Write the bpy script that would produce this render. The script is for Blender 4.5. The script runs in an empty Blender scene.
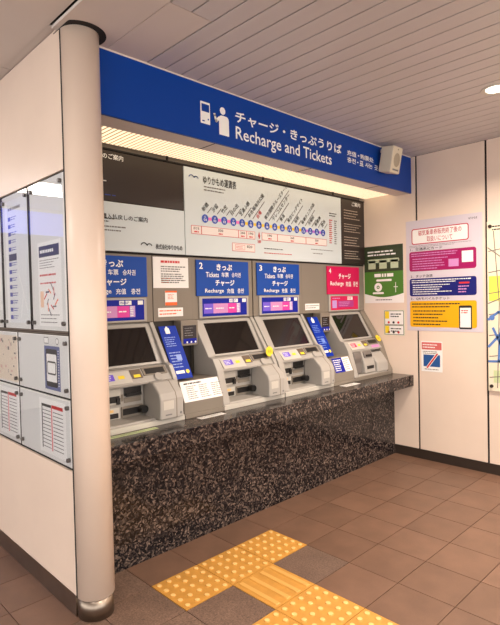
import bpy, math, random
from mathutils import Vector, Matrix
random.seed(4)
SC = bpy.context.scene
COL = SC.collection

# ------------------------------------------------------------------ camera
F_PX, YAW, PITCH, ROLL = 513.23, 0.799008, -0.024686, -0.022358
CAM = Vector((-1.4389, -1.9579, 1.4728))
_w = Vector((math.cos(YAW)*math.cos(PITCH), math.sin(YAW)*math.cos(PITCH), math.sin(PITCH)))
_r = Vector((math.sin(YAW), -math.cos(YAW), 0)); _u = _r.cross(_w)
CR = _r*math.cos(ROLL) + _u*math.sin(ROLL); CU = -_r*math.sin(ROLL) + _u*math.cos(ROLL); CW = _w
cd = bpy.data.cameras.new('camera'); cam = bpy.data.objects.new('camera', cd); COL.objects.link(cam)
cd.sensor_fit = 'HORIZONTAL'; cd.sensor_width = 36; cd.lens = F_PX/500*36; cd.clip_start = .05
m = Matrix((CR, CU, -CW)).transposed().to_4x4(); m.translation = CAM; cam.matrix_world = m
SC.camera = cam

def on(px, py, ax, val):
    """point of the photograph's pixel ray on the plane ax = val"""
    d = CW*F_PX + CR*(px-250) + CU*(312.5-py); k = 'xyz'.index(ax)
    return CAM + d*((val-CAM[k])/d[k])

# ------------------------------------------------------------------ world, light levels, exposure
W = bpy.data.worlds.new('world'); SC.world = W; W.use_nodes = True
bg = W.node_tree.nodes['Background']; bg.inputs[0].default_value = (1.0, .94, .88, 1); bg.inputs[1].default_value = 2.3
SC.view_settings.view_transform = 'Standard'; SC.view_settings.look = 'None'
SC.view_settings.gamma = 1; SC.view_settings.exposure = 0.55; SC.view_settings.use_curve_mapping = False
DOWNLIGHT_W = 34; PANEL_GLOW = 10.0; TROUGH_GLOW = .95
WARM = (1.0, .85, .70)

# ------------------------------------------------------------------ materials
MATS = {}
def lin(c):
    return tuple(((v/255/12.92) if v/255 <= .04045 else ((v/255+.055)/1.055)**2.4) for v in c) + (1,)
def mat(name, rgb, rough=.5, metal=0, var=0, vscale=6, bump=0, bscale=80, spec=.5, coat=0, emit=0, ecol=None):
    if name in MATS: return MATS[name]
    M = bpy.data.materials.new(name); M.use_nodes = True; MATS[name] = M
    nt = M.node_tree; b = nt.nodes['Principled BSDF']
    c = lin(rgb); b.inputs['Base Color'].default_value = c; b.inputs['Roughness'].default_value = rough
    b.inputs['Metallic'].default_value = metal; b.inputs['Specular IOR Level'].default_value = spec
    b.inputs['Coat Weight'].default_value = coat; b.inputs['Coat Roughness'].default_value = .05
    if emit:
        b.inputs['Emission Color'].default_value = (ecol or c[:3]) + (1,) if ecol else c
        b.inputs['Emission Strength'].default_value = emit
    if var or bump:
        tc = nt.nodes.new('ShaderNodeTexCoord')
    if var:
        n = nt.nodes.new('ShaderNodeTexNoise'); n.inputs['Scale'].default_value = vscale; n.inputs['Detail'].default_value = 6
        nt.links.new(tc.outputs['Object'], n.inputs['Vector'])
        mr = nt.nodes.new('ShaderNodeMapRange'); mr.inputs[1].default_value = .3; mr.inputs[2].default_value = .7
        mr.inputs[3].default_value = 1-var; mr.inputs[4].default_value = 1+var*.6
        nt.links.new(n.outputs['Fac'], mr.inputs[0])
        mx = nt.nodes.new('ShaderNodeVectorMath'); mx.operation = 'SCALE'; mx.inputs[0].default_value = c[:3]
        nt.links.new(mr.outputs[0], mx.inputs['Scale']); nt.links.new(mx.outputs[0], b.inputs['Base Color'])
    if bump:
        n = nt.nodes.new('ShaderNodeTexNoise'); n.inputs['Scale'].default_value = bscale
        nt.links.new(tc.outputs['Object'], n.inputs['Vector'])
        bp = nt.nodes.new('ShaderNodeBump'); bp.inputs['Strength'].default_value = bump; bp.inputs['Distance'].default_value = .002
        nt.links.new(n.outputs['Fac'], bp.inputs['Height']); nt.links.new(bp.outputs[0], b.inputs['Normal'])
    return M

def tile_mat(name, rgb, speck, sscale, rough=.45):
    """stoneware: each tile takes its own tint from its object random value"""
    M = bpy.data.materials.new(name); M.use_nodes = True; MATS[name] = M
    nt = M.node_tree; b = nt.nodes['Principled BSDF']; b.inputs['Roughness'].default_value = rough
    tc = nt.nodes.new('ShaderNodeTexCoord'); oi = nt.nodes.new('ShaderNodeObjectInfo')
    off = nt.nodes.new('ShaderNodeVectorMath'); off.operation = 'ADD'
    mul = nt.nodes.new('ShaderNodeMath'); mul.operation = 'MULTIPLY'; mul.inputs[1].default_value = 37
    nt.links.new(oi.outputs['Random'], mul.inputs[0])
    nt.links.new(tc.outputs['Object'], off.inputs[0]); nt.links.new(mul.outputs[0], off.inputs[1])
    big = nt.nodes.new('ShaderNodeTexNoise'); big.inputs['Scale'].default_value = 7; big.inputs['Detail'].default_value = 5
    fine = nt.nodes.new('ShaderNodeTexNoise'); fine.inputs['Scale'].default_value = sscale; fine.inputs['Detail'].default_value = 3
    for n in (big, fine): nt.links.new(off.outputs[0], n.inputs['Vector'])
    def rng(sock, lo, hi, a, c):
        r = nt.nodes.new('ShaderNodeMapRange'); r.inputs[1].default_value = a; r.inputs[2].default_value = c
        r.inputs[3].default_value = lo; r.inputs[4].default_value = hi; nt.links.new(sock, r.inputs[0]); return r.outputs[0]
    def mulm(a, c):
        q = nt.nodes.new('ShaderNodeMath'); q.operation = 'MULTIPLY'; nt.links.new(a, q.inputs[0]); nt.links.new(c, q.inputs[1]); return q.outputs[0]
    s = mulm(mulm(rng(oi.outputs['Random'], .90, 1.08, 0, 1), rng(big.outputs['Fac'], .86, 1.10, .3, .7)), rng(fine.outputs['Fac'], 1-speck, 1+speck, .3, .7))
    mx = nt.nodes.new('ShaderNodeVectorMath'); mx.operation = 'SCALE'; mx.inputs[0].default_value = lin(rgb)[:3]
    nt.links.new(s, mx.inputs['Scale']); nt.links.new(mx.outputs[0], b.inputs['Base Color'])
    bp = nt.nodes.new('ShaderNodeBump'); bp.inputs['Strength'].default_value = .25; bp.inputs['Distance'].default_value = .001
    nt.links.new(fine.outputs['Fac'], bp.inputs['Height']); nt.links.new(bp.outputs[0], b.inputs['Normal'])
    return M

def granite():
    M = bpy.data.materials.new('granite'); M.use_nodes = True; nt = M.node_tree; b = nt.nodes['Principled BSDF']
    tc = nt.nodes.new('ShaderNodeTexCoord')
    wn = nt.nodes.new('ShaderNodeTexNoise'); wn.inputs['Scale'].default_value = 22; wn.inputs['Detail'].default_value = 4
    nt.links.new(tc.outputs['Object'], wn.inputs['Vector'])
    ad = nt.nodes.new('ShaderNodeVectorMath'); ad.operation = 'MULTIPLY_ADD'; ad.inputs[1].default_value = (.05,)*3
    nt.links.new(wn.outputs['Color'], ad.inputs[0]); nt.links.new(tc.outputs['Object'], ad.inputs[2])
    v = nt.nodes.new('ShaderNodeTexVoronoi'); v.inputs['Scale'].default_value = 95; nt.links.new(ad.outputs[0], v.inputs['Vector'])
    sep = nt.nodes.new('ShaderNodeSeparateColor'); nt.links.new(v.outputs['Color'], sep.inputs[0])
    n2 = nt.nodes.new('ShaderNodeTexNoise'); n2.inputs['Scale'].default_value = 90; n2.inputs['Detail'].default_value = 8; n2.inputs['Roughness'].default_value = .7
    nt.links.new(tc.outputs['Object'], n2.inputs['Vector'])
    mx = nt.nodes.new('ShaderNodeMix'); mx.inputs[0].default_value = .5
    nt.links.new(sep.outputs[0], mx.inputs[2]); nt.links.new(n2.outputs['Fac'], mx.inputs[3])
    cr = nt.nodes.new('ShaderNodeValToRGB'); e = cr.color_ramp.elements
    e[0].position = .32; e[0].color = lin((12, 12, 16)); e[1].position = .82; e[1].color = lin((136, 118, 108))
    for p, c in ((.43, (24, 22, 26)), (.54, (44, 38, 38)), (.66, (80, 68, 62))):
        q = e.new(p); q.color = lin(c)
    nt.links.new(mx.outputs[0], cr.inputs[0]); nt.links.new(cr.outputs[0], b.inputs['Base Color'])
    b.inputs['Roughness'].default_value = .16; b.inputs['Specular IOR Level'].default_value = .32
    return M

def acrylic():
    M = bpy.data.materials.new('acrylic'); M.use_nodes = True; nt = M.node_tree; nt.nodes.remove(nt.nodes['Principled BSDF'])
    o = nt.nodes['Material Output']; fr = nt.nodes.new('ShaderNodeFresnel'); fr.inputs[0].default_value = 1.85
    t = nt.nodes.new('ShaderNodeBsdfTransparent'); t.inputs[0].default_value = (.97, .98, .99, 1)
    g = nt.nodes.new('ShaderNodeBsdfGlossy'); g.inputs['Roughness'].default_value = .02
    mx = nt.nodes.new('ShaderNodeMixShader')
    ge = nt.nodes.new('ShaderNodeNewGeometry'); iv = nt.nodes.new('ShaderNodeMath'); iv.operation = 'SUBTRACT'; iv.inputs[0].default_value = 1
    nt.links.new(ge.outputs['Backfacing'], iv.inputs[1]); ml = nt.nodes.new('ShaderNodeMath'); ml.operation = 'MULTIPLY'
    nt.links.new(fr.outputs[0], ml.inputs[0]); nt.links.new(iv.outputs[0], ml.inputs[1])
    nt.links.new(ml.outputs[0], mx.inputs[0]); nt.links.new(t.outputs[0], mx.inputs[1]); nt.links.new(g.outputs[0], mx.inputs[2])
    nt.links.new(mx.outputs[0], o.inputs['Surface'])
    return M

PANEL = mat('wall_panel', (230, 210, 194), .32, var=.05, vscale=2.5)
JOINT = mat('dark_joint', (26, 22, 20), .8)
STEEL = mat('brushed_steel', (150, 138, 126), .34, 1, var=.10, vscale=9)
KICK = mat('kick_plate', (70, 60, 54), .4, .6)
CEIL = mat('ceiling_metal', (202, 196, 196), .42, var=.03, vscale=3)
CEILF = mat('ceiling_board', (214, 205, 200), .6, var=.03, vscale=2)
GRAN = granite()
ACR = acrylic()
TILE = tile_mat('stoneware_tile', (114, 86, 70), .06, 220)
ROUGH = tile_mat('gritty_tile', (112, 89, 76), .45, 130, .6)
YEL = mat('tactile_yellow', (202, 146, 66), .5, var=.14, vscale=14)
YELW = mat('tactile_worn_top', (236, 194, 124), .5)
GROUT = mat('grout', (78, 60, 50), .9)
BLUE = mat('sign_blue', (0, 60, 150), .35, spec=.25)
SBLUE = mat('plate_blue', (0, 70, 164), .35, spec=.3)
MAG = mat('plate_magenta', (206, 14, 84), .35, spec=.3)
WHITE = mat('print_white', (244, 244, 242), .45)
BLACK = mat('print_black', (30, 28, 30), .5)
GREYT = mat('print_grey', (120, 118, 118), .5)
RED = mat('print_red', (204, 44, 48), .5)
PAPER = mat('paper', (240, 238, 236), .5)
MBEI = mat('machine_beige', (170, 165, 159), .4, var=.03, vscale=8)
MGREY = mat('machine_grey', (130, 121, 110), .42, var=.03, vscale=5)
MPALE = mat('machine_pale', (198, 193, 184), .38)
MDARK = mat('slot_black', (22, 20, 20), .35)
SCREEN = mat('dark_screen', (24, 20, 18), .06, spec=.5)
BROWN = mat('board_brown', (44, 34, 30), .35)
MAPW = mat('board_white', (208, 218, 221), .3)
YSTK = mat('sticker_yellow', (244, 214, 50), .45)
ORANGE = mat('sticker_orange', (238, 104, 44), .45)
CREAM = mat('speaker_cream', (214, 204, 182), .45)
GRILL = mat('speaker_grille', (168, 156, 136), .6)

# ------------------------------------------------------------------ mesh helpers
class MB:
    def __init__(s): s.v = []; s.f = []; s.mi = []; s.ms = []
    def _m(s, mt):
        if mt not in s.ms: s.ms.append(mt)
        return s.ms.index(mt)
    def add(s, vs, fs, mt):
        b = len(s.v); s.v += [Vector(v) for v in vs]; s.f += [[b+i for i in f] for f in fs]; s.mi += [s._m(mt)]*len(fs); return s
    def box(s, x0, x1, y0, y1, z0, z1, mt):
        return s.add([(x, y, z) for z in (z0, z1) for y in (y0, y1) for x in (x0, x1)],
                     [(0, 2, 3, 1), (4, 5, 7, 6), (0, 1, 5, 4), (2, 6, 7, 3), (0, 4, 6, 2), (1, 3, 7, 5)], mt)
    def prism(s, prof, x0, x1, mt):
        """extrude a (y, z) outline from x0 to x1"""
        n = len(prof)
        return s.add([(x0, y, z) for y, z in prof] + [(x1, y, z) for y, z in prof],
                     [list(range(n))] + [list(range(2*n-1, n-1, -1))] + [[(i+1) % n, i, n+i, n+(i+1) % n] for i in range(n)], mt)
    def cyl(s, a, b, r, mt, n=16, r2=None):
        a = Vector(a); b = Vector(b); ax = (b-a).normalized()
        e1 = ax.orthogonal().normalized(); e2 = ax.cross(e1); r2 = r if r2 is None else r2
        vs = [a+(e1*math.cos(t)+e2*math.sin(t))*r for t in [2*math.pi*i/n for i in range(n)]]
        vs += [b+(e1*math.cos(t)+e2*math.sin(t))*r2 for t in [2*math.pi*i/n for i in range(n)]]
        return s.add(vs, [list(range(n))[::-1], list(range(n, 2*n))] + [[i, (i+1) % n, n+(i+1) % n, n+i] for i in range(n)], mt)
    def build(s, name, parent=None, bevel=0, smooth=False, seg=2):
        import bmesh
        vs = s.v
        if parent is not None: o0 = WL[parent]
        else:
            lo = [min(v[k] for v in vs) for k in range(3)]; hi = [max(v[k] for v in vs) for k in range(3)]
            o0 = Vector(((lo[0]+hi[0])/2, (lo[1]+hi[1])/2, lo[2]))
        me = bpy.data.meshes.new(name); me.from_pydata([tuple(v-o0) for v in vs], [], s.f)
        for q in s.ms: me.materials.append(q)
        me.polygons.foreach_set('material_index', s.mi)
        bm = bmesh.new(); bm.from_mesh(me); bmesh.ops.recalc_face_normals(bm, faces=bm.faces); bm.to_mesh(me); bm.free()
        o = bpy.data.objects.new(name, me); COL.objects.link(o); WL[o] = Vector(o0)
        if parent is None: o.location = o0
        else: o.parent = parent
        if bevel:
            bv = o.modifiers.new('bevel', 'BEVEL'); bv.width = bevel; bv.segments = seg; bv.limit_method = 'ANGLE'
        if smooth:
            for p in me.polygons: p.use_smooth = len(p.vertices) == 4
        return o
class Print(MB):
    """flat print: every block, mark and line of letters becomes a part of its own, unreadable small print one part"""
    def __init__(s): super().__init__(); s.items = []; s.nm = 'colour_block'; s.fine = MB(); s.cur = None
    def add(s, vs, fs, mt):
        (s.cur if s.cur is not None else s.item(s.nm)).add(vs, fs, mt); return s
    def item(s, nm): q = MB(); s.items.append((nm, q)); return q
    def build(s, name, parent, *a, **k):
        for nm, q in s.items:
            if q.v: q.build(nm, parent)
        if s.fine.v: tag(s.fine.build('fine_print', parent), kind='stuff')
WL = {}
def thing(name, label, cat, loc, group=None, kind=None):
    o = bpy.data.objects.new(name, None); COL.objects.link(o); o.location = loc; o.empty_display_size = .1
    WL[o] = Vector(loc); return tag(o, label, cat, group, kind)
def tag(o, label=None, cat=None, group=None, kind=None):
    if label: o['label'] = label
    if cat: o['category'] = cat
    if group: o['group'] = group
    if kind: o['kind'] = kind
    return o
def box(name, parent, x0, x1, y0, y1, z0, z1, mt, bevel=0): return MB().box(x0, x1, y0, y1, z0, z1, mt).build(name, parent, bevel)

# flat print: a plane is (fixed axis, value, outward offset). On y-planes u = +x, on x-planes u = -y (both face the concourse)
class Plane:
    def __init__(s, ax, val, O=None, U=None, V=None):
        s.ax = ax; s.val = val
        if O is not None: s.O, s.U, s.V = Vector(O), Vector(U).normalized(), Vector(V).normalized()
        elif ax == 'y': s.O, s.U, s.V = Vector((0, val, 0)), Vector((1, 0, 0)), Vector((0, 0, 1))
        else: s.O, s.U, s.V = Vector((val, 0, 0)), Vector((0, -1, 0)), Vector((0, 0, 1))
        s.N = s.U.cross(s.V)
    def at(s, u, v, n=0): return s.O + s.U*u + s.V*v + s.N*n
    def px(s, x, y):
        p = on(x, y, s.ax, s.val); return ((p.x if s.ax == 'y' else -p.y), p.z)
    def rect(s, a, b):
        (u0, v1), (u1, v0) = s.px(*a), s.px(*b); return (u0, v0, u1, v1)
def plate(mb, pl, r, n0, n1, mt):
    u0, v0, u1, v1 = r
    c = [pl.at(u, v, n) for n in (n0, n1) for v in (v0, v1) for u in (u0, u1)]
    return mb.add(c, [(0, 2, 3, 1), (4, 5, 7, 6), (0, 1, 5, 4), (2, 6, 7, 3), (0, 4, 6, 2), (1, 3, 7, 5)], mt)
def quad(mb, pl, r, n, mt):
    mb.nm = 'colour_block'; u0, v0, u1, v1 = r
    return mb.add([pl.at(u0, v0, n), pl.at(u1, v0, n), pl.at(u1, v1, n), pl.at(u0, v1, n)], [(0, 1, 2, 3)], mt)
def rquad(mb, pl, r, n, mt, rad, k=4):
    mb.nm = 'rounded_block'; u0, v0, u1, v1 = r; pts = []
    for cx, cy, a0 in ((u1-rad, v1-rad, 0), (u0+rad, v1-rad, 90), (u0+rad, v0+rad, 180), (u1-rad, v0+rad, 270)):
        for i in range(k+1):
            a = math.radians(a0+90*i/k); pts.append(pl.at(cx+rad*math.cos(a), cy+rad*math.sin(a), n))
    return mb.add(pts, [list(range(len(pts)))], mt)
def disc(mb, pl, u, v, r, n, mt, k=16):
    mb.nm = 'dot'
    return mb.add([pl.at(u+r*math.cos(2*math.pi*i/k), v+r*math.sin(2*math.pi*i/k), n) for i in range(k)], [list(range(k))], mt)
def stroke(mb, pl, pts, w, n, mt):
    if isinstance(mb, Print): mb = mb.item('printed_line')
    for (a, b), (c, d) in zip(pts, pts[1:]):
        L = math.hypot(c-a, d-b) or 1; ex, ey = (d-b)/L*w/2, -(c-a)/L*w/2; tx, ty = (c-a)/L*w*.3, (d-b)/L*w*.3
        mb.add([pl.at(a-tx+ex, b-ty+ey, n), pl.at(c+tx+ex, d+ty+ey, n), pl.at(c+tx-ex, d+ty-ey, n), pl.at(a-tx-ex, b-ty-ey, n)], [(0, 1, 2, 3)], mt)
_fc = {}
def glyphs(body, bold):
    if (body, bold) in _fc: return _fc[body, bold]
    c = bpy.data.curves.new('lettering', 'FONT'); c.body = body; c.resolution_u = 2; c.align_x = 'LEFT'
    o = bpy.data.objects.new('lettering', c); COL.objects.link(o)
    me = bpy.data.meshes.new_from_object(o.evaluated_get(bpy.context.evaluated_depsgraph_get()))
    vs = [v.co.copy() for v in me.vertices]; fs = [list(p.vertices) for p in me.polygons]
    bpy.data.objects.remove(o); bpy.data.curves.remove(c); bpy.data.meshes.remove(me)
    if bold > .004:                                       # heavier strokes: the outline doubled a hair apart
        n = len(vs); sh = [(-bold, -bold), (bold, -bold), (0, bold)]
        vs = [Vector((v.x+a, v.y+q, .0003*k)) for k, (a, q) in enumerate(sh) for v in vs]; fs = [[i+n*k for i in f] for k in range(3) for f in fs]
    _fc[body, bold] = (vs, fs); return vs, fs
def letter(mb, pl, body, r, n, mt, bold=.012, fit='box', rot=0):
    """r = (u0, v0, u1, v1): the inked letters fill this box; fit='h' keeps their own proportions from (u0, v0)"""
    mb.nm = 'lettering'; vs, fs = glyphs(body, bold)
    if not vs: return mb
    x0, x1 = min(v.x for v in vs), max(v.x for v in vs); y0, y1 = min(v.y for v in vs), max(v.y for v in vs)
    u0, v0, u1, v1 = r; sv = (v1-v0)/(y1-y0); su = (u1-u0)/(x1-x0) if fit == 'box' else sv
    ca, sa = math.cos(rot), math.sin(rot); out = []
    for v in vs:
        a, b = (v.x-x0)*su, (v.y-y0)*sv; out.append(pl.at(u0+a*ca-b*sa, v0+a*sa+b*ca, n+v.z))
    return mb.add(out, fs, mt)
def words(mb, pl, body, r, n, mt, bold, gap):
    """like letter(), but every cluster of glyphs set apart by more than gap becomes its own part"""
    t = MB(); letter(t, pl, body, r, n, mt, bold); us = [(v-pl.O).dot(pl.U) for v in t.v]
    spans = sorted((min(us[i] for i in f), max(us[i] for i in f)) for f in t.f); cuts = []; end = spans[0][1]
    for a, e in spans:
        if a-end > gap: cuts.append((a+end)/2)
        end = max(end, e)
    for k in range(len(cuts)+1):
        lo = cuts[k-1] if k else -1e9; hi = cuts[k] if k < len(cuts) else 1e9
        fs = [f for f in t.f if lo < us[f[0]] < hi]; ids = sorted({i for f in fs for i in f}); m_ = {i: j for j, i in enumerate(ids)}
        mb.item('lettering').add([t.v[i] for i in ids], [[m_[i] for i in f] for f in fs], mt)
def dashes(mb, pl, r, rows, mt, n=.0012, seed=0, thick=.5, fill=.85, gap=.012):
    """lines of print too small to read: broken strokes"""
    if isinstance(mb, Print): mb = mb.fine
    rd = random.Random(seed); u0, v0, u1, v1 = r; h = (v1-v0)/rows
    for i in range(rows):
        v = v1-h*(i+.5); u = u0; end = u0+(u1-u0)*(fill if i % 3 else min(1, fill+.15))*rd.uniform(.75, 1)
        while u < end:
            L = rd.uniform(.5, 2.5)*gap; e = min(u+L, end); quad(mb, pl, (u, v-h*thick/2, e, v+h*thick/2), n, mt); u = e+gap*.3
    return mb

# ================================================================== SETTING
XR, XL, YB, ZC = 2.87, -.39, .86, 2.724           # right wall, left wall, machine wall, ceiling
T = .3
# floor: one object for every tile that can be picked out
floor = box('floor', None, -7, 3.2, -7, 6, -.05, -.006, GROUT); tag(floor, kind='structure')
def tile_mesh(mt, mat_):
    b = MB(); g = .002; b.box(g, T-g, g, T-g, -.012, 0, mat_); me_o = b.build(mt, floor); me = me_o.data
    for v in me.vertices: v.co += WL[floor]
    bpy.data.objects.remove(me_o); return me
tm, trm = tile_mesh('tile', TILE), tile_mesh('tile', ROUGH)
def dot_tile():
    b = MB(); g = .002; b.box(g, T-g, g, T-g, -.012, .002, YEL)
    for i in range(5):
        for j in range(5):
            x, y = T*(i+.5)/5, T*(j+.5)/5
            b.cyl((x, y, .002), (x, y, .0055), .0165, YEL, 10, .0125); b.cyl((x, y, .0054), (x, y, .0062), .0125, YELW, 10, .0105)
    return b
def bar_tile():
    b = MB(); g = .002; b.box(g, T-g, g, T-g, -.012, .002, YEL)
    for i in range(4):
        x = T*(i+.5)/4
        b.add([(x-.017, .014, .002), (x+.017, .014, .002), (x+.017, T-.014, .002), (x-.017, T-.014, .002),
               (x-.012, .02, .0065), (x+.012, .02, .0065), (x+.012, T-.02, .0065), (x-.012, T-.02, .0065)],
              [(0, 1, 5, 4), (1, 2, 6, 5), (2, 3, 7, 6), (3, 0, 4, 7)], YEL); b.add([(x-.012, .02, .0066), (x+.012, .02, .0066), (x+.012, T-.02, .0066), (x-.012, T-.02, .0066)], [(0, 1, 2, 3)], mat('tactile_bar_top', (216, 164, 88), .5))
    return b
def proto(b, name):
    o = b.build(name, floor); me = o.data
    for v in me.vertices: v.co += WL[floor]
    bpy.data.objects.remove(o); return me
dm, bmh = proto(dot_tile(), 'tactile_tile'), proto(bar_tile(), 'tactile_tile')
DOTS = {(0, 0), (1, 0), (2, 0), (0, -2), (1, -2), (0, -3), (1, -3)}
BARS = {(1, -1)}
GRIT = {(0, -1), (2, -1), (-1, -1), (-1, 0), (-1, -2), (-2, -1), (-2, 0), (-1, 1), (-2, -2)}
def put_tile(i, j):
    k = (i, j)
    name, me, lb = ('tactile_tile', dm, 'yellow tile with raised dots') if k in DOTS else ('tactile_tile', bmh, 'yellow tile with raised bars') if k in BARS else ('tile', trm if k in GRIT else tm, None)
    o = bpy.data.objects.new(name, me); COL.objects.link(o); o.parent = floor
    o.location = Vector((i*T, j*T, 0)) - WL[floor]
    if lb: o['label'] = lb
for i in range(-8, 10):
    for j in range(-8, 2):
        if j == 1 and i == 9: pass
        put_tile(i, j)
for i in range(-8, -1):
    for j in range(2, 8): put_tile(i, j)

# ceilings
ceil = box('ceiling', None, -.36, 3.0, -7, 2.0, ZC+.016, ZC+.09, JOINT); tag(ceil, kind='structure')
box('ceiling_board', ceil, -.415, -.141, -7, .345, ZC+.001, ZC+.0155, CEILF)
box('ceiling_board', ceil, -.138, .086, -.182, .345, ZC+.001, ZC+.0155, CEILF)
P = .1095; x = .088
xs = [(-.141, -.186), (-.029, -.186)] + [(x+P*k, .345) for k in range(26)]
ends = [-.029, .088] + [x+P*(k+1) for k in range(26)]
for (a, yend), e in zip(xs, ends):
    e = min(e, XR)
    if e-a > .02: box('ceiling_plank', ceil, a+.007, e-.0015, -7, yend, ZC, ZC+.014, CEIL)
ceil2 = box('ceiling', None, -7, -.361, -7, 6, ZC+.026, ZC+.09, JOINT); tag(ceil2, kind='structure')
for a in range(-6, 0):
    for b_ in range(-6, 6):
        x0, x1 = -.424+a*1.1, -.424+(a+1)*1.1; y0, y1 = .93+(b_-1)*1.0, .93+b_*1.0
        if a == -1 and y0 > .9: x1 = -.378
        box('ceiling_board', ceil2, x0+.003, x1-(.003 if a < -1 else 0), y0+.003, y1-.003, ZC+.018, ZC+.025, CEILF)
box('ceiling_board', ceil2, -.4265, -.378, .36, .927, ZC+.018, ZC+.025, CEILF)

# left wall with its panels, base and round corner column
wl = box('wall_left', None, -.375, -.215, .36, 3.4, 0, ZC+.012, JOINT); tag(wl, kind='structure')
for y0, y1, z0, z1 in ((.324, 1.9, 2.092, 2.738), (.324, 1.9, .105, .688), (1.905, 3.4, 2.092, 2.738), (1.905, 3.4, .105, .688)):
    box('wall_panel', wl, XL, -.376, y0, y1, z0, z1, PANEL, .002)
box('seam', wl, -.3915, -.376, .314, .3235, .10, 2.735, JOINT)
bl = tag(box('baseboard_left', None, -.387, -.3755, .34, 3.4, 0, .10, STEEL), kind='structure')
colm = thing('column', None, None, (-.302, .307, 0), kind='structure')
MB().cyl((-.302, .307, .10), (-.302, .307, ZC-.0015), .088, PANEL, 48).build('shaft', colm, smooth=True)
MB().cyl((-.302, .307, 0), (-.302, .307, .10), .083, STEEL, 48).build('base_ring', colm, smooth=True)
MB().add([(max(-.302+.122*math.cos(t_), -.392), .307+.122*math.sin(t_), zz) for zz in (ZC-.0014, ZC+.0006) for t_ in [2*math.pi*i/40 for i in range(40)]],
         [list(range(40)), list(range(79, 39, -1))] + [[i, (i+1) % 40, 40+(i+1) % 40, 40+i] for i in range(40)], JOINT).build('recess_shade_disc', colm)  # thin dark disc stands in for the shaded ceiling recess around the shaft

# right wall
wr = box('wall_right', None, XR+.014, XR+.15, -7, 2.0, 0, ZC, JOINT); tag(wr, kind='structure')
for k in range(-8, 2):
    y0 = .303+.6085*(k-1); y1 = y0+.6085
    box('wall_panel', wr, XR, XR+.013, y0+.009, min(y1, 1.2)-.009, .088, ZC-.001, PANEL, .0015)
tag(box('baseboard_right', None, XR+.004, XR+.0135, -7, .86, 0, .085, KICK), kind='structure')
tag(box('wall_far', None, -7, -.36, 5.4, 5.5, 0, ZC+.015, mat('far_wall', (150, 142, 136), .5)), kind='structure')  # unseen wall added to keep the bright world out of the acrylic reflections
# wall behind the machines and the soffit with its light trough
tag(box('wall_back', None, -.21, XR-.001, .905, 1.05, 0, ZC, MGREY), kind='structure')
sof = box('trim_1', None, -.21, XR-.002, .362, .51, 2.402, 2.44, CEILF); tag(sof, kind='structure')
for xx in (.56, 1.46, 2.36): box('seam', sof, xx, xx+.006, .362, .508, 2.4005, 2.4022, JOINT)
tag(box('trim_2', None, -.21, XR-.002, .842, .86, 2.393, 2.402, JOINT), kind='structure')
tag(box('trim_3', None, -.21, XR-.002, .8635, .9045, 1.7745, 1.7875, JOINT), kind='structure')
DIFF = mat('trough_diffuser', (200, 178, 138), .6, emit=TROUGH_GLOW, ecol=(1.0, .80, .53))
LOUV = mat('louvre_beige', (214, 190, 150), .5)
tr = thing('trough_light', 'long cream glowing ribbed light trough behind the blue overhead sign', 'light', (1.3, .67, 2.42))
box('housing', tr, -.2, XR-.003, .512, .836, 2.46, 2.50, CEILF)
db = MB(); n = 306; x0 = -.2; w = (XR-.004-x0)/n
for k in range(n):
    a = x0+w*k
    mt_ = DIFF if k % 3 else LOUV
    db.add([(a, .512, 2.428), (a+w*.5, .512, 2.424), (a+w, .512, 2.428), (a, .836, 2.428), (a+w*.5, .836, 2.424), (a+w, .836, 2.428)], [(0, 3, 4, 1), (1, 4, 5, 2)], mt_)
db.build('diffuser', tr)
for xx in (.55, 1.45, 2.35): MB().cyl((xx, .832, 2.40), (xx, .832, 2.43), .008, JOINT, 10).build('catch', tr)

# ================================================================== COUNTER
ct = thing('granite_counter', 'long dark brown speckled granite counter under the ticket machines', 'counter', (1.3, .6, 0))
box('countertop', ct, -.208, XR-.001, .35, .90, .655, .755, GRAN, .004)
box('front_panel', ct, -.208, XR-.001, .55, .60, 0, .655, GRAN)

# ================================================================== TICKET MACHINES
SLOPE = Plane('y', 0, O=(0, .735, 1.085), U=(1, 0, 0), V=(0, .145, .25))       # plane of the tilted screens, v runs up it
SL = math.hypot(.145, .25)
FRONT = Plane('y', .8515); INFO = Plane('y', .8515)
def header(par, x0, num, mt, lines):
    h = box('header_sign', par, x0, x0+.505, .853, .863, 1.507, 1.76, mt, .002)
    b = Print(); pl = Plane('y', .852)
    letter(b, pl, num, (x0+.025, 1.697, x0+.058, 1.742), .0005, WHITE, .02)
    for body, u0, v0, u1, v1, bd in lines: letter(b, pl, body, (x0+u0, v0, x0+u1, v1), .0005, WHITE, bd)
    b.build('lettering', h); return h
TICKET = [('きっぷ', .185, 1.690, .335, 1.737, .03), ('Tickets', .085, 1.640, .205, 1.676, .012), ('车票', .230, 1.642, .300, 1.677, .012), ('승차권', .330, 1.642, .420, 1.677, .012),
          ('チャージ', .170, 1.578, .355, 1.622, .03), ('Recharge', .075, 1.522, .250, 1.558, .012), ('充值', .280, 1.524, .350, 1.560, .012), ('충전', .385, 1.524, .450, 1.560, .012)]
CHARGE = [('チャージ', .17, 1.645, .36, 1.698, .03), ('Recharge', .045, 1.575, .245, 1.625, .014), ('充值', .28, 1.577, .365, 1.625, .012), ('충전', .40, 1.577, .475, 1.625, .012)]
def cheek_profile(m4=False): return [(.862, 1.345), (.665, 1.05), (.592, .85), (.562, .80), (.562, .755), (.862, .755)] if m4 else [(.862, 1.345), (.70, 1.096), (.66, 1.084), (.617, 1.01), (.566, .835), (.556, .80), (.556, .755), (.862, .755)]
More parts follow.
